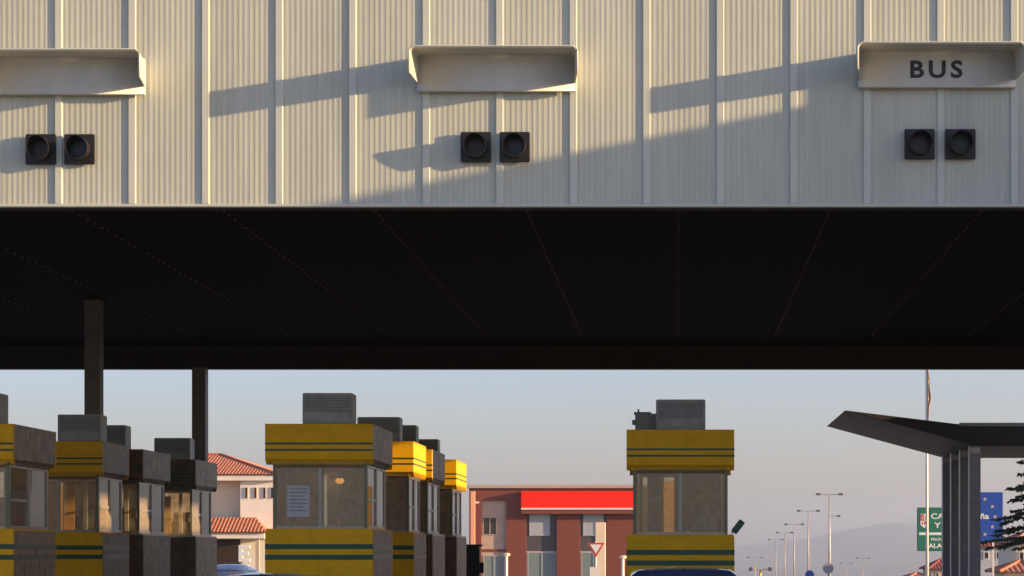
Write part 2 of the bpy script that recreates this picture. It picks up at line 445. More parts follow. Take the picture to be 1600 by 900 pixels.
# ------------------------------------------------------------------ toll booths
def booth(xc, yf, dp, dz, label, side='bside', base='yellow', ac=None, fascia='yellow', extra=None, basestripes=True, sidef=None, gaps=((-.66, -.27), (.02, .66))):
    """local origin: front centre at island level"""
    r = empty('toll_booth', (xc, yf, .16), label, 'toll booth', 'yellow toll booths under the canopy')
    z = lambda v: v - .16 + dz
    hw = .81; gw = .69; t = .05
    zb0 = z(.16) if dz >= 0 else 0.0; zb1 = z(1.955)
    sidef = sidef or side
    # base walls
    MB().box(-hw, hw, 0, t, zb0, zb1).build('base_front', M[base], r, .008)
    MB().box(-hw, hw, dp-t, dp, zb0, zb1).build('base_back', M[base], r, .008)
    MB().box(hw-t, hw+.002, t+.001, dp-t-.001, zb0, zb1).build('base_side', M[side], r, .006)
    MB().box(-hw-.002, -hw+t, t+.001, dp-t-.001, zb0, zb1).build('base_side', M[side], r, .006)
    MB().box(-hw+.01, hw-.01, .01, dp-.01, zb1, zb1+.03).build('sill', M['alu'] if base != 'yellow' else M['yellow'], r, .005)
    if basestripes:
        for zc in (1.715, 1.555):
            MB().box(-hw+.0, hw-.0, -.004, .01, z(zc)-.038, z(zc)+.038).build('stripe', M['green'], r)
            MB().box(hw-.01, hw+.005, .01, dp-.01, z(zc)-.036, z(zc)+.036).build('stripe', M['bgreen'], r)
    # glazing body
    w0, w1 = zb1+.03, z(2.965)
    ps = .045
    for sx in (-1, 1):
        for yy in (.13, dp-.13):
            MB().box(sx*gw-ps/2, sx*gw+ps/2, yy-ps/2, yy+ps/2, w0, w1).build('corner_post', M['alug' if yy < .5 else 'alu'], r, .004)
    MB().box(-gw+ps/2, gw-ps/2, .11, .15, w0, w0+.04).build('window_frame', M['alu'], r)
    MB().box(-gw+ps/2, gw-ps/2, .11, .15, w1-.06, w1).build('window_frame', M['interior'], r)
    MB().box(-gw+ps/2, gw-ps/2, .128, .132, w0+.04, w1-.06).build('window_pane', M['glass'], r)
    MB().box(-.025, .025, .111, .149, w0+.041, w1-.061).build('mullion', M['alu'], r)
    MB().box(-gw+ps/2, gw-ps/2, dp-.132, dp-.128, w0, w1).build('window_pane', M['glass'], r)
    mid = dp/2
    for sx in (-1, 1):
        for (ya, yb) in ((.13+ps/2, mid-.025), (mid+.025, dp-.13-ps/2)):
            fr = MB(); x0, x1 = sorted((sx*gw-.018*sx, sx*gw+.018*sx))
            fr.box(x0, x1, ya, ya+.035, w0, w1).box(x0, x1, yb-.035, yb, w0, w1)
            fr.box(x0, x1, ya+.036, yb-.036, w0, w0+.05).box(x0, x1, ya+.036, yb-.036, w1-.05, w1)
            f = fr.build('side_window_frame', M['alu'], r)
            MB().box(sx*gw-.002, sx*gw+.002, ya+.035, yb-.035, w0+.05, w1-.05).build('pane', M['glass'], f)
        x0, x1 = sorted((sx*gw-.02*sx, sx*gw+.025*sx))
        MB().box(x0, x1, mid-.024, mid+.024, w0, w1).build('mullion', M['alu'], r)
    fr = MB().box(gw-.016, gw+.02, .16+ps, mid-.07, w0+.42, w0+.46).build('window_rail', M['alu'], r)
    # interior: counter, rear cabinet, floor
    MB().box(-gw+.06, gw-.06, .2, .5, w0-.1, w0-.05).build('counter', M['interior'], r)
    MB().box(-gw+.05, gw-.05, .1, dp-.1, zb0+.1, zb0+.15).build('floor', M['interior'], r)
    cb = w0 - .05
    MB().box(.24, .56, .30, .33, cb+.12, cb+.34).box(.38, .42, .31, .33, cb, cb+.12).box(.32, .48, .26, .38, cb, cb+.015).build('screen', M['ac2'], r, .004)
    MB().box(.12, .50, .95, 1.02, cb-.1, cb+.55).box(.12, .50, .62, 1.0, cb-.32, cb-.24).box(.29, .33, .78, .82, zb0+.15, cb-.32).build('seat', M['interior'], r, .015)
    MB().box(-gw+.06, gw-.06, .2, dp-.2, w1-.05, w1-.02).build('ceiling_panel', M['paper'], r)
    for (a, b_) in gaps:
        MB().box(a, b_, dp-.16, dp-.135, w0, w1).build('rear_panel', M['rear'], r)
    # roof fascia with chamfered underside
    f0, f1 = z(3.03), z(3.56); c0 = z(2.95)
    def ring(name_m, pts_fn): pass
    MB().prism([(0, f0), (0, f1), (.05, f1), (.05, f0), (.13, c0), (.09, c0)], -hw+.001, hw-.001, 'x').build('fascia', M[fascia], r, .005, seg=1)
    MB().prism([(dp, f0), (dp, f1), (dp-.05, f1), (dp-.05, f0), (dp-.13, c0), (dp-.09, c0)], -hw+.001, hw-.001, 'x').build('fascia', M[fascia], r, .005, seg=1)
    for sx in (-1, 1):
        pts = [(sx*hw, f0), (sx*hw, f1), (sx*(hw-.05), f1), (sx*(hw-.05), f0), (sx*(hw-.13), c0), (sx*(hw-.09), c0)]
        if sx < 0 or dp < 1.9:
            MB().prism(pts, .051, dp-.051, 'y').build('side_fascia', M[sidef], r, .004, seg=1)
        else:
            MB().prism(pts, .051, dp/2-.006, 'y').build('side_fascia', M[sidef], r, .004, seg=1)
            MB().prism(pts, dp/2+.006, dp-.051, 'y').build('side_fascia', M[sidef], r, .004, seg=1)
    for zc in (3.263, 3.167):
        MB().box(-hw, hw, -.004, .02, z(zc)-.015, z(zc)+.015).build('stripe', M['green'], r)
        if sidef == 'yellow':
            MB().box(hw-.02, hw+.004, -.002, dp, z(zc)-.013, z(zc)+.013).build('stripe', M['green'], r)
    MB().box(-hw+.06, hw-.06, .06, dp-.06, z(2.97), z(3.50)).build('roof', M['ac'], r)
    if extra: extra(r, z, hw, gw, dp, w0, w1)
    return r
M['bgreen'] = mat('faded_green_stripe', (.13, .14, .085), .4, var=.2, scale=6)  # green dulled to carry the grazing reflection on the booth sides

lm_ = bpy.data.materials.new('amber_lamp_glow'); lm_.use_nodes = True
lm_.node_tree.nodes['Principled BSDF'].inputs['Base Color'].default_value = (.8, .4, .1, 1)
lm_.node_tree.nodes['Principled BSDF'].inputs['Emission Color'].default_value = (1, .45, .10, 1)
lm_.node_tree.nodes['Principled BSDF'].inputs['Emission Strength'].default_value = .35
def notice(r, z, hw, gw, dp, w0, w1):
    MB().tube([(.20, .7, w1-.05), (.20, .7, w1-.20)], .012, 6).build('lamp_cord', M['rubber'], r)
    MB().tube([(.20, .7, w1-.20), (.20, .7, w1-.24), (.20, .7, w1-.28)], [.05, .075, .04], 10).build('lamp', lm_, r, smooth=True)
    n = MB().box(-.50, -.16, .118, .122, z(2.16), z(2.635)).build('notice', M['paper'], r)
    pr = MB()
    for i in range(7): pr.box(-.46, -.20 - (.05 if i % 3 == 2 else 0), .114, .119, z(2.58)-i*.055, z(2.595)-i*.055)
    pr.build('print', M['print'], n)
    MB().box(-.40, -.37, .2, .23, z(1.99), z(2.1)).build('pen_holder', M['paper'], r)
    MB().box(.23, .27, .25, .29, z(1.99), z(2.16)).build('microphone', M['alu'], r)
def flood(r, z, hw, gw, dp, w0, w1):
    MB().tube([(hw-.04, .05, z(2.0)), (hw-.01, .02, z(2.06)), (hw+.03, 0, z(2.10))], .012, 6).build('lamp_arm', M['pole'], r)
    f = MB().box(-.05, .05, -.07, .07, -.11, .11).build('floodlight', M['green'], r, .01); f.location = (hw+.055, 0, z(2.10)); f.rotation_euler = (0, R(38), 0)
    b = MB().tube([(.03, .45, z(1.99)), (.22, .5, z(2.10)), (.40, .55, z(2.22)), (.44, .55, z(2.5))], [.022, .02, .018, .016], 6).build('microphone_arm', M['pole'], r, smooth=True)
    MB().box(.35, .74-.1, .62, .64, z(2.28), z(2.305)).box(.52, .54, .62, .64, z(2.0), z(2.48)).build('screen_stand', M['alu'], r)

def jambs(r, z, hw, gw, dp, w0, w1):
    MB().box(.40, .47, .26, .30, w0, w1-.1).build('door_frame', M['pole'], r)
    MB().box(-.02, .16, .55, .57, w0, w1-.15).build('curtain', M['sunyellow'], r)
    MB().box(.50, .62, .7, .72, w0+.3, w0+.45).build('monitor', M['pole'], r)
rows = [(-10.80, 0.0, 'left row'), (-5.40, 0.0, 'middle row'), (0.03, -.087, 'right')]
booth(-5.40, 31.0, 2.15, 0, 'nearest toll booth of the middle row, with a paper notice in its window', extra=notice)
booth(-5.40, 35.8, 1.75, 0, 'second toll booth of the middle row, bright yellow roof band just past the notice booth', side='bside', sidef='yellow')
booth(-5.40, 38.5, 2.1, 0, 'third toll booth of the middle row, brown base and grey side', base='bbrown', basestripes=False)
booth(-5.40, 42.7, 2.0, 0, 'farthest toll booth of the middle row, beside the red brick building in view', base='bbrown', basestripes=False, sidef='yellow')
booth(-10.80, 31.0, 2.15, 0, 'nearest toll booth of the left row, cut by the left frame edge')
booth(-10.80, 35.8, 1.75, 0, 'second toll booth of the left row, dull yellow with green stripes beside the brown column', extra=jambs, gaps=((-.66, -.4),))
booth(-10.80, 38.5, 2.1, 0, 'third toll booth of the left row, brown front with stained grey side', base='bbrown', basestripes=False, fascia='bbrown', extra=jambs, gaps=())
booth(-10.80, 42.7, 2.0, 0, 'farthest toll booth of the left row, brown, in front of the tiled house', base='bbrown', basestripes=False, fascia='bbrown', extra=jambs, gaps=())
booth(.03, 31.0, 2.15, -.087, 'single yellow toll booth standing alone at the right with green stripes', extra=flood, side='yellow', gaps=((-.66, -.60), (-.525, -.265), (-.10, .66)))

# air conditioners on the booth roofs (things of their own)
def ac_unit(xc, y, z, label, w_=.75, d=.42, h=.5, proto=[None]):
    r = empty('air_conditioner', (xc, y, z), label, 'air conditioner', 'grey air conditioners on the booth roofs')
    if proto[0] is None:
        MB().box(-w_/2, w_/2, 0, d, .03, h).build('casing', M['ac'], r, .012)
        MB().box(-w_/2+.04, w_/2-.04, -.006, .004, h*.42, h-.05).build('grille_recess', M['ac2'], r)
        sl = MB()
        for i in range(7): sl.box(-w_/2+.05, w_/2-.05, -.016, -.004, h*.44+i*.034, h*.44+i*.034+.014)
        sl.build('louvre', M['ac'], r)
        MB().box(-w_/2+.03, w_/2-.03, -.012, .004, .06, h*.36).build('lower_cover', M['ac'], r, .004)
        MB().box(-w_/2+.05, -w_/2+.1, .02, d-.02, 0, .03).build('foot', M['ac2'], r)
        MB().box(w_/2-.1, w_/2-.05, .02, d-.02, 0, .03).build('foot', M['ac2'], r)
        proto[0] = r
    else:
        for ch in proto[0].children:
            c = ch.copy(); col.objects.link(c); c.parent = r
    return r
zr = 3.535
ac_unit(-5.30, 31.15, zr, 'air conditioner on top of the booth with the paper notice')
ac_unit(-5.32, 36.6, zr, 'air conditioner on the second booth of the middle row')
ac_unit(-5.32, 38.9, zr, 'air conditioner on the third booth of the middle row')
ac_unit(-5.50, 44.0, zr+.02, 'air conditioner on the farthest booth of the middle row')
ac_unit(-10.62, 31.15, zr, 'air conditioner at the left frame edge on the nearest left booth')
ac_unit(-10.44, 35.95, zr, 'air conditioner on the second booth of the left row in front of the column')
ac_unit(-10.80, 38.9, zr, 'air conditioner on the third booth of the left row')
ac_unit(-10.60, 43.2, zr, 'air conditioner on the farthest booth of the left row')
ac_unit(.035, 31.3, zr-.087, 'air conditioner on top of the single right booth')
# older boxy unit beside it
p = empty('cooling_box', (-.53, 32.4, 3.36), 'low lumpy grey cooling box left of the air conditioner on the right booth', 'air conditioner')
MB().box(-.15, .2, 0, .5, .03, .45).build('casing', M['ac'], p, .02)
MB().box(-.17, .1, .1, .4, .45, .48).box(-.2, -.15, .15, .2, .28, .36).build('bracket', M['ac2'], p, .004)
MB().tube([(-.1, .2, .48), (-.1, .2, .53)], .015, 6).build('pipe_stub', M['ac2'], p)

# equipment cabinet at the end of the middle island, posts beyond
c = empty('barrier_cabinet', (-4.78, 48.0, .16), 'dark barrier cabinet at the far end of the middle booth row', 'cabinet')
MB().box(-.17, .15, 0, .35, 0, 1.62).build('body', M['blackbox'], c, .02)
MB().box(-.2, .2, -.03, .38, 1.62, 1.67).build('lid', M['blackbox'], c, .01)
MB().box(.15, .24, .1, .2, 1.0, 1.25).build('bracket', M['blackbox'], c, .01)
def ypost(px, y, ptop, pbot, wpx, label):
    s = F/y; X = (px-CX)/s; h = EYE + (CY-ptop)/s
    r = empty('yellow_post', (X, y, terr(y)), label, 'post', 'yellow marker posts beyond the booths')
    w_ = wpx/s/2
    MB().box(-w_, w_, -w_, w_, .01, h).build('shaft', M['sunyellow'], r, .01)
    MB().box(-w_-.05, w_+.05, -w_-.05, w_+.05, 0, .03).build('foot_plate', M['column'], r)
ypost(1044, 56, 752, 0, 26, 'thick yellow post seen through the middle of the right booth window')
ypost(1004, 56, 760, 0, 14, 'thin yellow post seen through the left of the right booth window')
ypost(98, 60, 760, 0, 12, 'yellow post seen through the second booth of the left row')
ypost(139, 60, 752, 0, 10, 'bright yellow post seen between the second and third left booths')
ypost(214, 60, 765, 0, 6, 'yellow post seen through the third booth of the left row')

# ------------------------------------------------------------------ cars (only the roofs rise into the frame)
def car(x, y, paint, label, H=1.44, W=1.74, Lg=4.3):
    r = empty('car', (x, y, .005), label, 'car')
    # stations along length: y, half width, lower z, beltline z
    def loft(sts, name, m, par, sm=True):
        b = MB(); n = len(sts[0])
        for s_ in sts:
            for p in s_: b.v.append(p)
        for j in range(len(sts)-1):
            for i in range(n-1): b.f.append((j*n+i, j*n+i+1, (j+1)*n+i+1, (j+1)*n+i))
        b.f.append(tuple(range(n))); b.f.append(tuple((len(sts)-1)*n+i for i in reversed(range(n))))
        return b.build(name, m, par, smooth=sm)
    prof = [(0, .80, .38, .80), (.08, .83, .28, .92), (.6, .87, .22, .95), (1.6, .87, .2, .94), (2.8, .87, .2, .92), (3.5, .85, .22, .84), (4.05, .80, .26, .74), (4.28, .70, .34, .62)]
    sts = []
    for (yy, hw, z0, z1) in prof:
        hw *= W/1.74
        sts.append([(-hw+.05, yy, z0), (-hw, yy, z0+.12), (-hw-.005, yy, (z0+z1)/2), (-hw+.03, yy, z1-.06), (-hw+.12, yy, z1), (0, yy, z1+.02),
                    (hw-.12, yy, z1), (hw-.03, yy, z1-.06), (hw+.005, yy, (z0+z1)/2), (hw, yy, z0+.12), (hw-.05, yy, z0)])
    loft(sts, 'body', M[paint], r)
    cab = [(.25, .72, .72, .96), (.55, .66, .70, H-.16), (.85, .60, .60, H-.035), (1.4, .60, .6, H), (2.1, .59, .6, H-.01), (2.5, .60, .62, H-.12), (3.05, .70, .70, .92)]
    st = []
    for (yy, tw, bw, zt) in cab:
        tw *= W/1.74; bw = .76*W/1.74
        st.append([(-bw, yy, .9), (-(bw+tw)/2-.02, yy, (.9+zt)/2), (-tw-.0, yy, zt-.06), (-tw+.09, yy, zt-.012), (-.3, yy, zt+.012), (0, yy, zt+.018), (.3, yy, zt+.012), (tw-.09, yy, zt-.012), (tw, yy, zt-.06), ((bw+tw)/2+.02, yy, (.9+zt)/2), (bw, yy, .9)])
    loft(st, 'cabin', M[paint], r)
    MB().poly([(-.60, .235, .985), (.60, .235, .985), (.52, .50, H-.2), (-.52, .50, H-.2)]); 
    rw = MB(); rw.v = [(-.60, .262, .985), (.60, .262, .985), (.53, .53, H-.20), (-.53, .53, H-.20)]; rw.f = [(0, 1, 2, 3)]
    rw.v = [(a, b-.03, c_) for a, b, c_ in rw.v]; rw.build('rear_window', M['carglass'], r)
    for sx in (-1, 1):
        sw = MB(); k = W/1.74
        sw.v = [(sx*(.765*k), .75, .95), (sx*.765*k, 2.75, .95), (sx*.66*k, 2.35, H-.18), (sx*.655*k, .95, H-.12)]; sw.f = [(0, 1, 2, 3)]
        sw.v = [(a+sx*.012, b, c_) for a, b, c_ in sw.v]; sw.build('side_window', M['carglass'], r)
        MB().box(sx*.62-.12, sx*.62+.12, -.015, .1, .66, .84).build('tail_light', M['taillight'], r, .02)
        for yy in (.75, 3.4):
            wh = MB().tube([(sx*.86*k-.1, yy, .31), (sx*.86*k+.1, yy, .31)], .31, 18).build('wheel', M['rubber'], r, smooth=False)
            MB().tube([(sx*.86*k-.105, yy, .31), (sx*.86*k+.105, yy, .31)], .19, 14).build('rim', M['chrome'], wh)
    MB().box(-.26, .26, -.02, .02, .55, .66).build('number_plate', M['white'], r, .004)
    MB().tube([(0, .95, H), (0, .8, H+.01)], .008, 6).build('aerial', M['rubber'], r)
    return r
car(.07, 25.2, 'carblue', 'dark blue car in front of the single right booth, roof showing', 1.415, 1.95)
car(-5.28, 25.3, 'cargrey', 'slate grey car in front of the notice booth, roof just showing', 1.335, 1.80)
car(-17.2, 78.0, 'carblue', 'dark blue car parked below the tiled house at the left', 1.20, 1.8)

# ------------------------------------------------------------------ butterfly-roof pavilion
YP = 45.0; sP = F/YP
pv = empty('pavilion', (7.4, YP, 0), 'dark angular pavilion roof on steel columns at the right', 'pavilion')
def PX(px): return (px-CX)/sP - 7.4
def PZ(py): return EYE + (CY-py)/sP
Lp = YP*.125
outl = [(PX(1320), PZ(641)), (PX(1500), PZ(663)), (.85, PZ(664)), (3.4, PZ(641)), (.95+.2, PZ(697)), (PX(1527), PZ(697))]
MB().prism(outl, 0, Lp, 'y').build('roof', M['pavroof'], pv, .01)
MB().box(PX(1500)-.02, .8, -.03, -.004, PZ(666), PZ(662)+.02).build('roof_edging', M['pavcol'], pv)
for i in range(4):
    for X, cm in ((-.93, 'pavcol'), (2.4, 'pavcol')):
        yy = .12 + i*1.52
        hgt = PZ(697)
        m = MB().box(-.12, -.104, -.12, .12, 0, hgt).box(.104, .12, -.12, .12, 0, hgt).build('column', M['pavcol'], pv); m.location = (X, yy, 0)
        MB().box(-.103, .103, -.118, -.10, 0, hgt).box(-.103, .103, -.01, .01, 0, hgt).build('web', M['pavcol'], m)
        MB().box(-.1, .1, -.15, -.125, hgt-.16, hgt-.04).build('bracket', M['pole'], m)

# ------------------------------------------------------------------ flagpole
Yf = 78; s_ = F/Yf
b = at(1449, 900, Yf)
fp = empty('flagpole', (b.x, Yf, 0), 'tall white flagpole with a limp flag behind the pavilion roof', 'flagpole')
ztop = at(0, 560, Yf).z + 1.5
MB().tube([(0, 0, 0), (-.02, 0, 5.0), (-.05, 0, ztop)], [.055, .05, .03], 10).build('pole', M['pole'], fp, smooth=True)
fl = MB(); n = 14; z1 = at(0, 574, Yf).z; z0 = at(0, 655, Yf).z; fr = 7
for i in range(n+1):
    z = z1 + (z0-z1)*i/n
    for k_ in range(fr):
        t = k_/(fr-1)
        wd = .03 + .09*math.sin(math.pi*min(1, i/n*1.0))**1.0
        fl.v.append((.0 + wd*t*(.9+.2*math.sin(i)), .07*math.sin(t*9+i*.3), z - .06*t))
for i in range(n):
    for k_ in range(fr-1): fl.f.append((i*fr+k_, i*fr+k_+1, (i+1)*fr+k_+1, (i+1)*fr+k_))
fo = fl.build('flag', M['cloth'], fp, smooth=True)
fo.data.materials.append(M['cloth2'])
for i, p_ in enumerate(fo.data.polygons):
    if (i % (fr-1)) < 3: p_.material_index = 1
mo = fo.modifiers.new('thick', 'SOLIDIFY'); mo.thickness = .006

# ------------------------------------------------------------------ road signs
def coords_sign(x0, x1, y0, y1, Y):
    s = F/Y; return (x0-CX)/s, (x1-CX)/s, EYE+(CY-y1)/s, EYE+(CY-y0)/s
Y1 = 125
xa, xb, za, zb = coords_sign(1433, 1524, 793, 861, Y1)
gs = empty('region_sign', ((xa+xb)/2, Y1, 0), 'green boundary sign with a coat of arms left of the pavilion columns', 'road sign')
h = (xb-xa)/2
MB().box(-h, h, 0, .06, za, zb).build('board', M['signgreen'], gs, .03)
bd = MB(); t = .05
bd.box(-h+.05, h-.05, -.008, .001, za+.05, za+.09).box(-h+.05, h-.05, -.008, .001, zb-.09, zb-.05).box(-h+.05, -h+.09, -.008, .001, za+.09, zb-.09).box(h-.09, h-.05, -.008, .001, za+.09, zb-.09)
bd.build('border', M['signgreen'], gs)
def SX(px): return (px-CX)/(F/Y1) - (xa+xb)/2
def SZ(py): return EYE+(CY-py)/(F/Y1)
text('lettering', 'CASTILLA', .46, M['signwhite'], ((SX(1454)+SX(1520))/2, -.01, SZ(807)), gs, width=SX(1520)-SX(1454), bold=.012)
text('lettering', 'Y LEÓN', .46, M['signwhite'], ((SX(1459)+SX(1516))/2, -.01, SZ(821)), gs, width=SX(1514)-SX(1459), bold=.012)
MB().box(SX(1436), SX(1521), -.012, .001, SZ(836), SZ(832)).build('dividing_band', M['signwhite'], gs)
text('lettering', 'PROVINCIA DE', .22, M['signwhite'], (SX(1479), -.01, SZ(843)), gs, width=1.9, bold=.006)
text('lettering', 'SALAMANCA', .36, M['signwhite'], (SX(1479), -.01, SZ(853)), gs, width=2.6, bold=.012)
# quartered shield
sx0, sx1, sz0, sz1 = SX(1438), SX(1450), SZ(825), SZ(803); mx, mz = (sx0+sx1)/2, (sz0+sz1)/2
ar = MB().prism([(sx0, sz1), (sx1, sz1), (sx1, sz0+.2), (mx, sz0), (sx0, sz0+.2)], -.012, .001, 'y').build('shield', M['signwhite'], gs)
MB().box(sx0+.02, mx-.005, -.018, -.013, mz+.005, sz1-.02).box(mx+.005, sx1-.02, -.018, -.013, sz0+.2, mz-.005).build('red_quarter', M['signred'], ar)
MB().box(sx0+.1, mx-.08, -.022, -.019, mz+.08, sz1-.12).box(mx+.08, sx1-.1, -.022, -.019, sz0+.25, mz-.08).build('castle', M['cloth2'], ar)
MB().prism([(mx+.06, mz+.06), (sx1-.06, mz+.08), (sx1-.1, sz1-.06), (mx+.1, sz1-.1)], -.018, -.013, 'y').prism([(sx0+.06, sz0+.26), (mx-.06, sz0+.2), (mx-.08, mz-.06), (sx0+.08, mz-.1)], -.018, -.013, 'y').build('lion', M['signred'], ar)
for px in (1449, 1512):
    MB().box(SX(px)-.1, SX(px)+.1, .07, .2, 0, za+.6).build('leg', M['pole'], gs, .01)
Y2 = 105
xa2, xb2, za2, zb2 = coords_sign(1479, 1567, 769, 846, Y2)
eu = empty('country_sign', ((xa2+xb2)/2, Y2, 0), 'blue country sign with a ring of stars right of the pavilion columns', 'road sign')
h = (xb2-xa2)/2; xm = (xa2+xb2)/2; zm = (za2+zb2)/2
MB().box(-h, h, 0, .06, za2, zb2).build('board', M['signblue'], eu, .02)
st = None
for k_ in range(12):
    a = 2*math.pi*k_/12 + .0; rr = h*.72
    m = MB(); pts = []
    for j in range(10):
        r2 = .115 if j % 2 == 0 else .05; b_ = math.pi/2 + j*math.pi/5
        pts.append((r2*math.cos(b_), r2*math.sin(b_)))
    if st is None: st = m.prism(pts, -.008, .001, 'y').mesh('star', M['signyellow'])
    inst('star', st, (rr*math.cos(a), -.002, zm + rr*math.sin(a)), eu)
text('lettering', 'España', .4, M['signwhite'], (.06, -.008, zm+.02), eu, width=1.3, bold=.01)
for px in (-.45, .02, .95):
    MB().box(px-.05, px+.05, .07, .17, 0, zb2-.3).build('leg', M['pole'], eu, .008)

# give-way sign, tall cream pillar, small posts before the red building
Y3 = 105; p = at(931, 0, Y3); s3 = F/Y3
gw_ = empty('give_way_sign', (p.x, Y3, 0), 'triangular give way sign on a post before the red building', 'road sign')
tm = MB(); hz = at(0, 848, Y3).z; lo = at(0, 871, Y3).z
tm.prism([(-.45, hz), (.45, hz), (0, lo)], 0, .03, 'y').build('plate', M['signred'], gw_, .01)
MB().prism([(-.29, hz-.09), (.29, hz-.09), (0, lo+.2)], -.008, .001, 'y').build('centre', M['signwhite'], gw_)
MB().tube([(0, .05, 0), (0, .05, hz+.05)], .035, 8).build('post', M['pole'], gw_)
MB().box(-.3, .22, -.06, .0, at(0, 902, Y3).z, at(0, 886, Y3).z).build('small_plate', M['pole'], gw_)
Y4 = 110; p = at(938, 0, Y4)
pl = empty('pillar', (p.x, Y4, 0), 'tall cream concrete pillar behind the give way sign', 'pillar')
MB().box(-.27, .27, 0, .5, 0, at(0, 816, Y4).z).build('shaft', M['cream'], pl, .02)
MB().box(-.15, .15, .05, .4, at(0, 816, Y4).z, at(0, 811, Y4).z).build('cap', M['column'], pl, .01)
for px, pt, lab in ((791, 864, 'thin sunlit bollard lamp left of the red building entrance'), (973, 868, 'thin sunlit bollard lamp beside the dark blue car roof')):
    Y = 70; p = at(px, pt, Y)
    r = empty('bollard_lamp', (p.x, Y, 0), lab, 'lamp', 'thin bollard lamps')
    MB().tube([(0, 0, 0), (0, 0, p.z-.1)], .055, 8).build('shaft', M['pole'], r)
    MB().tube([(0, 0, p.z-.1), (0, 0, p.z-.03), (0, 0, p.z)], [.12, .14, .08], 10).build('cap', M['cream'], r)

# ------------------------------------------------------------------ street lamps down the road
def street_lamp(px, ptop, Y, label, Wd=3.9, single=False, th=1.0):
    p = at(px, ptop, Y); zb_ = terr(Y)
    r = empty('street_lamp', (p.x, Y, zb_), label, 'street lamp', 'street lamps along the descending road')
    H = p.z - zb_
    MB().tube([(0, 0, 0), (0, 0, H*.5), (0, 0, H-.1)], [.16*th, .13*th, .08*th], 8).build('pole', M['lamp'], r, smooth=True)
    for sx in ((1,) if single else (-1, 1)):
        e = sx*Wd/2
        MB().tube([(0, 0, H-.12), (e*.5, 0, H-.02), (e*.72, 0, H)], .05*th, 6).build('arm', M['lamp'], r)
        MB().prism([(e*.66, H-.16), (e*.70, H+.16), (e*.95, H+.14), (e*1.03, H-.04), (e*.95, H-.2)], -.25, .25, 'y').build('lamp_head', M['lamphead'], r, .02)
    return r
street_lamp(1296, 772, 298, 'tallest and nearest twin-arm street lamp on the descending road')
street_lamp(1263, 798, 350, 'second twin-arm street lamp left of the tallest one')
street_lamp(1241, 819, 408, 'third twin-arm street lamp down the road')
street_lamp(1226, 832, 456, 'fourth twin-arm street lamp, leftmost of the clear ones')
street_lamp(1212, 843, 510, 'fifth twin-arm street lamp, faint in the haze')
street_lamp(1297, 806, 365, 'single-arm street lamp half hidden behind the tallest one', 3.6, True)
street_lamp(1180, 871, 640, 'hazy twin-arm lamp low above the dark car roof', 5.0)
street_lamp(1348, 872, 640, 'faint twin-arm lamp low at the right of the road', 4.4)
street_lamp(1322, 880, 760, 'faintest twin-arm lamp right of the round sign', 4.4)
tl = street_lamp(1188, 889, 180, 'short twin-arm lamp with orange arms beside the dark car roof', 2.0, False, .8)
for ch in tl.children:
    if ch.name.startswith('arm') or ch.name.startswith('pole'):
        ch.data.materials.clear(); ch.data.materials.append(M['sunyellow'])  # orange colour stands for low sun on this pole and its arms
# round signs seen from behind
for px, py, rad, m_, lab, Y in ((1294, 888, 8.5, 'lamp', 'grey back of a round road sign before the tallest lamp', 200), (1265, 898, 7, 'signblue', 'dark blue round road sign left of the grey one', 200)):
    p = at(px, py, Y); r = empty('round_sign', (p.x, Y, terr(Y)), lab, 'road sign'); zz = p.z - terr(Y); rr = rad/F*Y
    MB().tube([(0, 0, zz), (0, .03, zz)], rr, 24).build('disc', M[m_], r)
    MB().tube([(0, .06, 0), (0, .06, zz+rr*.5)], .04, 8).build('post', M['lamp'], r)

# ------------------------------------------------------------------ buildings
def window(x0, x1, z0, z1, y, parent, glass='winglass', frame='housewhite', cross=False, dep=.12):
    fw = min(.07, (x1-x0)*.12); f = MB()
    f.box(x0, x1, y-.03, y+.05, z0, z0+fw).box(x0, x1, y-.03, y+.05, z1-fw, z1).box(x0, x0+fw, y-.03, y+.05, z0+fw, z1-fw).box(x1-fw, x1, y-.03, y+.05, z0+fw, z1-fw)
    if cross: xm_ = (x0+x1)/2; f.box(xm_-fw/2, xm_+fw/2, y-.03, y+.05, z0+fw, z1-fw)
    o = f.build('window', M[frame], parent)
    MB().box(x0+fw, x1-fw, y+.01, y+.03, z0+fw, z1-fw).build('pane', M[glass], o)
    return o

# red brick building
YR = 200.0; sR = F/YR
rb = empty('brick_building', ((733-CX)/sR, YR, terr(YR)), 'two-storey dark red brick building with a bright red sign band', 'building')
def RX(px): return (px-733)/sR
def RZ(py): return EYE + (CY-py)/sR - terr(YR)
gz = 0.0
wallp = [(733, 752), (791, 822), (870, 906), (948, 1128)]     # brick piers
for a, b_ in wallp:
    MB().box(RX(a), RX(b_), 0, 8, gz, RZ(763)).build('wall', M['brick'], rb)
for a, b_ in ((752, 791), (822, 870), (906, 948)):
    MB().box(RX(a)+.002, RX(b_)-.002, .0, 8, RZ(782 if a == 752 else 800), RZ(763.2)).build('wall', M['brick'], rb)
MB().box(RX(752)+.002, RX(791)-.002, .25, 8, gz, RZ(782)-.003).build('wall', M['beige'], rb)
window(RX(754), RX(776), RZ(836), RZ(808), .22, rb, 'winglass', 'beige', True)
MB().box(RX(752)+.01, RX(791)-.01, .18, .25, RZ(862), RZ(858)).build('string_course', M['brick'], rb)
window(RX(755), RX(788), gz+.2, RZ(868), .2, rb, 'winteal', 'winpale', True)
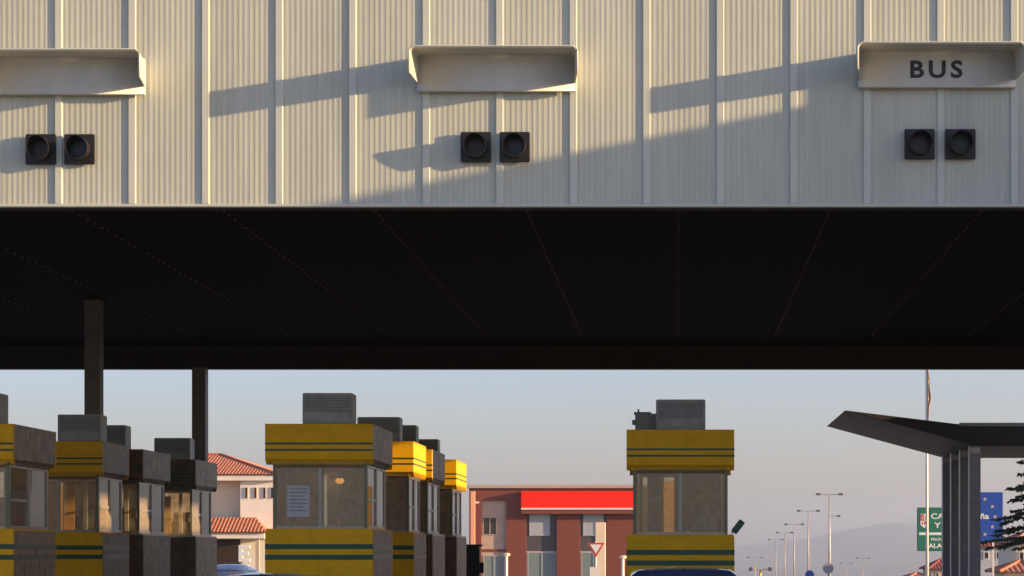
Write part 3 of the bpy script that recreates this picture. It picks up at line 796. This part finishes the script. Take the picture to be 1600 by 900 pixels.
for a, b_, wx0, wx1 in ((822, 870, 827, 859), (906, 948, 911, 943)):
    MB().box(RX(a)+.002, RX(b_)-.002, .3, 8, RZ(861), RZ(800)-.003).build('spandrel', M['spandrel'], rb)
    window(RX(wx0), RX(wx1), RZ(837), RZ(802), .26, rb, 'winpale', 'winpale')
    MB().box(RX(a)+.002, RX(b_)-.002, .3, 8, gz, RZ(861)-.003).build('wall', M['beige'], rb)
    window(RX(a+2), RX(b_-2), gz+.3, RZ(863), .26, rb, 'winteal', 'winpale', True)
MB().box(RX(733)-.15, RX(1128)+.15, -.3, 8.2, RZ(763)+.004, RZ(757.5)).build('roof', M['beige'], rb, .03)
MB().box(RX(815), RX(1090), -.75, -.004, RZ(797), RZ(768)).build('sign_band', M['redsign'], rb, .03)
MB().box(RX(815), RX(1090), -.79, -.76, RZ(796.5), RZ(794)).build('white_line', M['signwhite'], rb)
MB().box(RX(815)+.05, RX(1090), -.70, -.05, RZ(803), RZ(797)-.003).build('band_soffit', M['brick'], rb)
MB().box(RX(737.5), RX(744)-.003, -1.2, -.9, gz, RZ(768)).build('pilaster', M['pilaster'], rb)
MB().box(RX(743)+.002, RX(750), -1.1, -.95, RZ(787), RZ(784)).build('downpipe_bracket', M['cream'], rb)
an = empty('roof_aerial', ((933-CX)/sR, YR+1, RZ(757)+terr(YR)), 'thin roof aerials standing on the red brick building', 'aerial')
for i, (dx, hh) in enumerate(((-.5, 1.0), (.1, .35), (.55, .4))): MB().tube([(dx, 0, 0), (dx, 0, hh)], .02, 5).build('rod', M['lamp'], an)

# tile sheet: ribs running up the slope. quad given by lower-left, lower-right, upper-left, upper-right
def tiled(name, ll, lr, ul, ur, m, parent, pitch=.25, amp=.05):
    ll, lr, ul, ur = map(Vector, (ll, lr, ul, ur)); L = (lr-ll).length; n = max(3, int(L/pitch)); b = MB()
    nrm = (lr-ll).cross(((ul+ur)/2)-((ll+lr)/2)).normalized()
    dirx = (lr-ll).normalized(); up = None
    # distance of each rib, clipped by hips: rib starts on the eave and climbs along the slope's fall line
    mid = (ul+ur)/2; fall = (mid - ll); fall = fall - dirx*fall.dot(dirx); H = fall.length; fall.normalize()
    a = (ul-ll).dot(dirx); c_ = L-(ur-ll).dot(dirx)
    for i in range(n):
        for j, (o, hgt) in enumerate(((0.0, 0), (.28, amp), (.58, amp), (.86, 0))):
            x = (i+o)*L/n
            t = 1.0
            if a > 1e-6: t = min(t, x/a)
            if c_ > 1e-6: t = min(t, (L-x)/c_)
            p0 = ll + dirx*x + nrm*hgt; p1 = p0 + fall*H*max(t, .005)
            b.v.append(tuple(p0)); b.v.append(tuple(p1))
    N = n*4
    for i in range(N-1): b.f.append((2*i, 2*i+2, 2*i+3, 2*i+1))
    o_ = b.build(name, m, parent)
    return o_

def hip_roof(x0, x1, y0, y1, z0, rise, m, parent, pitch=.25):
    hw = (y1-y0)/2; rx0, rx1 = x0+hw, x1-hw
    if rx0 > rx1: rx0 = rx1 = (x0+x1)/2
    ym = (y0+y1)/2; z1 = z0+rise
    A, B, C_, D = (x0, y0, z0), (x1, y0, z0), (x1, y1, z0), (x0, y1, z0); E, G = (rx0, ym, z1), (rx1, ym, z1)
    k = MB(); e = .03
    k.v = [(p[0], p[1], p[2]-e) for p in (A, B, C_, D, E, G)]; k.f = [(0,1,5,4), (1,2,5), (2,3,4,5), (3,0,4), (0,3,2,1)]
    rf = k.build('roof', m, parent)
    for (a, b_, u, v) in ((A, B, E, G), (B, C_, G, G), (C_, D, G, E), (D, A, E, E)):
        o = tiled('roof_tiles', a, b_, u, v, m, rf, pitch); tag(o, kind='stuff')
    for a, b_ in ((A, E), (B, G), (C_, G), (D, E), (E, G)):
        if (Vector(a)-Vector(b_)).length > .05: MB().tube([Vector(a)+Vector((0,0,.04)), Vector(b_)+Vector((0,0,.04))], .11, 6).build('ridge_tiles', m, rf)
    return rf

# tiled house at the left
YH = 157.0; sH = F/YH
def HX(px): return (px-CX)/sH
def HZ(py): return EYE+(CY-py)/sH
hs = empty('tiled_house', (HX(300), YH, terr(YH)), 'cream two-storey house with terracotta roofs behind the left booths', 'house')
hx = lambda px: HX(px)-HX(300); hz_ = lambda py: HZ(py)-terr(YH)
MB().box(hx(185), hx(378), 0, 9, 0, hz_(750)).build('wall', M['cream'], hs)
MB().box(hx(378)+.002, hx(432), -.6, 8.9, 0, hz_(750)).build('wall', M['housewhite'], hs)
MB().box(hx(178), hx(440), -1.0, 9.6, hz_(752)+.003, hz_(743)).build('eaves_band', M['housewhite'], hs, .03)
hip_roof(hx(170), hx(437), -1.1, 9.8, hz_(743)+.03, 1.75, M['tile'], hs)
for px in (385, 399, 413, 425):
    window(hx(px), hx(px+5), hz_(779), hz_(762), -.63, hs, 'winglass', 'beige')
for px in (200, 240):
    window(hx(px), hx(px+20), hz_(800), hz_(765), -.03, hs, 'winpale', 'housewhite', True)
# porch
pr_ = MB().box(hx(190), hx(424), -2.6, -.61, hz_(842), hz_(833)).build('porch_beam', M['housewhite'], hs, .02)
tag(tiled('porch_tiles', (hx(186), -2.8, hz_(833)+.03), (hx(428), -2.8, hz_(833)+.03), (hx(186), -.62, hz_(833)+1.15), (hx(428)-1.2, -.62, hz_(833)+1.15), M['tile'], hs, .27, .06), kind='stuff')
b = MB(); z_ = hz_(833)
b.poly([(hx(186), -2.79, z_), (hx(428), -2.79, z_), (hx(428)-1.2, -.605, z_+1.1), (hx(186), -.605, z_+1.1)])
b.poly([(hx(428), -2.79, z_), (hx(428), -.605, z_), (hx(428)-1.2, -.605, z_+1.1)]); b.poly([(hx(186), -2.79, z_-.01), (hx(428), -2.79, z_-.01), (hx(428), -.605, z_-.01), (hx(186), -.605, z_-.01)])
b.build('porch_roof', M['tile'], hs)
MB().box(hx(200), hx(420), -.59, -.3, 0, hz_(843)).build('porch_wall', M['rear_beam'], hs)
for px in (200, 240, 280, 320, 412): MB().box(hx(px)-.14, hx(px)+.14, -2.4, -2.1, 0, hz_(842)).build('porch_post', M['beige'], hs)
# lit letter sign below the porch
Yq = 110; p = at(382, 865, Yq)
es = empty('letter_sign', (p.x, Yq, 0), 'pale letter E sign on a post below the porch roof at the left', 'sign')
e = MB(); u = .11
zz = p.z
e.box(-.32, -.10, 0, .1, zz-.45, zz+.45).box(-.098, .3, 0, .1, zz+.25, zz+.45).box(-.098, .22, 0, .1, zz-.09, zz+.1).box(-.098, .3, 0, .1, zz-.45, zz-.25)
e.build('letter', M['signwhite'], es, .01)
MB().box(-.27, -.15, .11, .2, 0, zz+.3).build('post', M['lamp'], es)

# right-hand houses
def house(px0, px1, peave, proof, Y, d, wallm, roofm, label, wins):
    s = F/Y; X0, X1 = (px0-CX)/s, (px1-CX)/s; g0 = terr(Y); xc = (X0+X1)/2
    r = empty('village_house', (xc, Y, g0), label, 'house', 'tiled houses at the right')
    ze = EYE+(CY-peave)/s - g0
    MB().box(X0-xc, X1-xc, 0, d, 0, ze).build('wall', M[wallm], r)
    rise = (peave-proof)/s
    hip_roof(X0-xc-.4, X1-xc+.4, -.4, d+.4, ze+.035, rise, M[roofm], r, .35)
    for (wx0, wx1, wy0, wy1) in wins:
        window((wx0-CX)/s-xc, (wx1-CX)/s-xc, EYE+(CY-wy1)/s-g0, EYE+(CY-wy0)/s-g0, -.03, r)
    return r
house(1530, 1592, 855, 832, 190, 8, 'winpale', 'tile2', 'pale house with dark red roof below the blue country sign', [(1537, 1545, 862, 874), (1556, 1563, 862, 874), (1574, 1581, 862, 874)])
house(1588, 1660, 850, 828, 160, 9, 'cream', 'tile', 'sunlit cream house with orange roof at the right frame edge', [(1592, 1600, 862, 880)])
house(1570, 1640, 895, 878, 130, 5, 'cream', 'tile', 'low outbuilding with orange tiles at the lower right corner', [])
house(1455, 1500, 890, 874, 240, 8, 'beige', 'tile2', 'small brown roofed house below the green region sign', [(1462, 1467, 894, 903)])
house(1425, 1452, 903, 896, 230, 6, 'cream', 'tile', 'low orange roofed house left of the region sign posts', [])

# unseen building added beyond the right frame edge to shade facade and booths
gb = empty('customs_building', (12, 14, 0), 'gabled customs building right of the canopy, outside the view', 'building')
slope = .156; yr_ = 27.5-14
ztop_ = 9.14 + .156*2.5
def gz_(y): return ztop_ - slope*(yr_-y) if y <= yr_ else ztop_ - (y-yr_)*.5
MB().prism([(6, 0), (6, gz_(6)), (yr_, ztop_), (15.82, gz_(15.82)), (15.82, 0)], 0, 9, 'x').build('wall', M['cream'], gb)
MB().box(.0, 9, 15.83, 36, 0, 5.64).build('wing', M['cream'], gb)  # height set so its shade stops below the booth roof bands
MB().box(-.12, 9.1, 15.83, 36.1, 5.645, 5.79).build('wing_roof', M['concrete'], gb)
MB().box(.3, 3, 21.2, 23.3, 5.795, 6.6).build('stair_head', M['cream'], gb)  # box added to throw shade on the third booth's side
for i in range(3):
    MB().box(-.04, -.004, 7+i*3, 8.4+i*3, 1.0, 2.4).build('window', M['winglass'], gb)

# ------------------------------------------------------------------ conifer at the right
def conifer(px, Y, H, label):
    X = (px-CX)/F*Y; rnd = random.Random(11)
    r = empty('conifer', (X, Y, 0), label, 'tree')
    MB().tube([(0, 0, 0), (.03, 0, H*.3), (-.02, .02, H*.65), (0, 0, H)], [.2, .15, .09, .012], 9).build('trunk', M['bark'], r, smooth=True)
    br = MB(); nd = MB()
    z = 2.3
    while z < H-.15:
        t = (z-1)/(H-1); Lm = 4.3*(1-t)**.95 + .12
        for k_ in range(7):
            a = rnd.uniform(0, 6.283); L = Lm*rnd.uniform(.5, 1.15); zj = rnd.uniform(-.2, .2); dr = rnd.uniform(-.16, .14)
            if rnd.random() < .1: continue
            pts = []
            for q in range(6):
                u_ = q/5; pts.append(Vector((math.cos(a)*L*u_, math.sin(a)*L*u_, z + zj + rnd.uniform(-.03, .03) + (.12+dr)*L*u_ - .42*L*u_*u_*(1-.5*t) + .12*L*u_**4)))
            br.tube(pts, [.022*(1-u_*.16) for u_ in range(6)], 5)
            side = Vector((-math.sin(a), math.cos(a), 0))
            for q in range(int(14+L*24)):
                u_ = rnd.uniform(.12, 1); f_ = u_*5; i0 = min(4, int(f_)); p0 = pts[i0].lerp(pts[i0+1], f_-i0)
                tl_ = (.2+.28*min(L,2.4)*.45*(1.05-u_))*rnd.uniform(.6, 1.2); sg = rnd.choice((-1, 1))
                d_ = (side*sg + Vector((math.cos(a), math.sin(a), 0))*rnd.uniform(.3, 1) + Vector((0, 0, rnd.uniform(-.5, .15)))).normalized()
                for m_ in range(9):
                    v0 = p0 + d_*tl_*(m_/9); nl = rnd.uniform(.06, .13)
                    dd = (d_ + Vector((rnd.uniform(-1, 1), rnd.uniform(-1, 1), rnd.uniform(-.9, .6)))).normalized()*nl
                    ww = dd.cross(Vector((rnd.uniform(-1, 1), rnd.uniform(-1, 1), rnd.uniform(-1, 1)))).normalized()*.042
                    nd.poly([v0-ww, v0+ww, v0+dd+ww*.3, v0+dd-ww*.3])
        z += .17*(1-.3*t)
    br.build('limbs', M['bark'], r)
    tag(nd.build('crown', M['needles'], r), kind='stuff')
conifer(1690, 88, 10.2, 'dark green conifer at the right frame edge beside the blue sign')

# ------------------------------------------------------------------ haze
hz = MB().box(-5700, 5700, -700, 9300, -67, 190)
vm = bpy.data.materials.new('haze_air'); vm.use_nodes = True; n = vm.node_tree
for x_ in list(n.nodes): n.nodes.remove(x_)
o_ = n.nodes.new('ShaderNodeOutputMaterial'); v_ = n.nodes.new('ShaderNodeVolumePrincipled')
v_.inputs['Color'].default_value = (.52, .62, .80, 1); v_.inputs['Density'].default_value = 1.9e-4; v_.inputs['Anisotropy'].default_value = .2
n.links.new(v_.outputs[0], o_.inputs['Volume'])
tag(hz.build('haze', vm), kind='stuff')
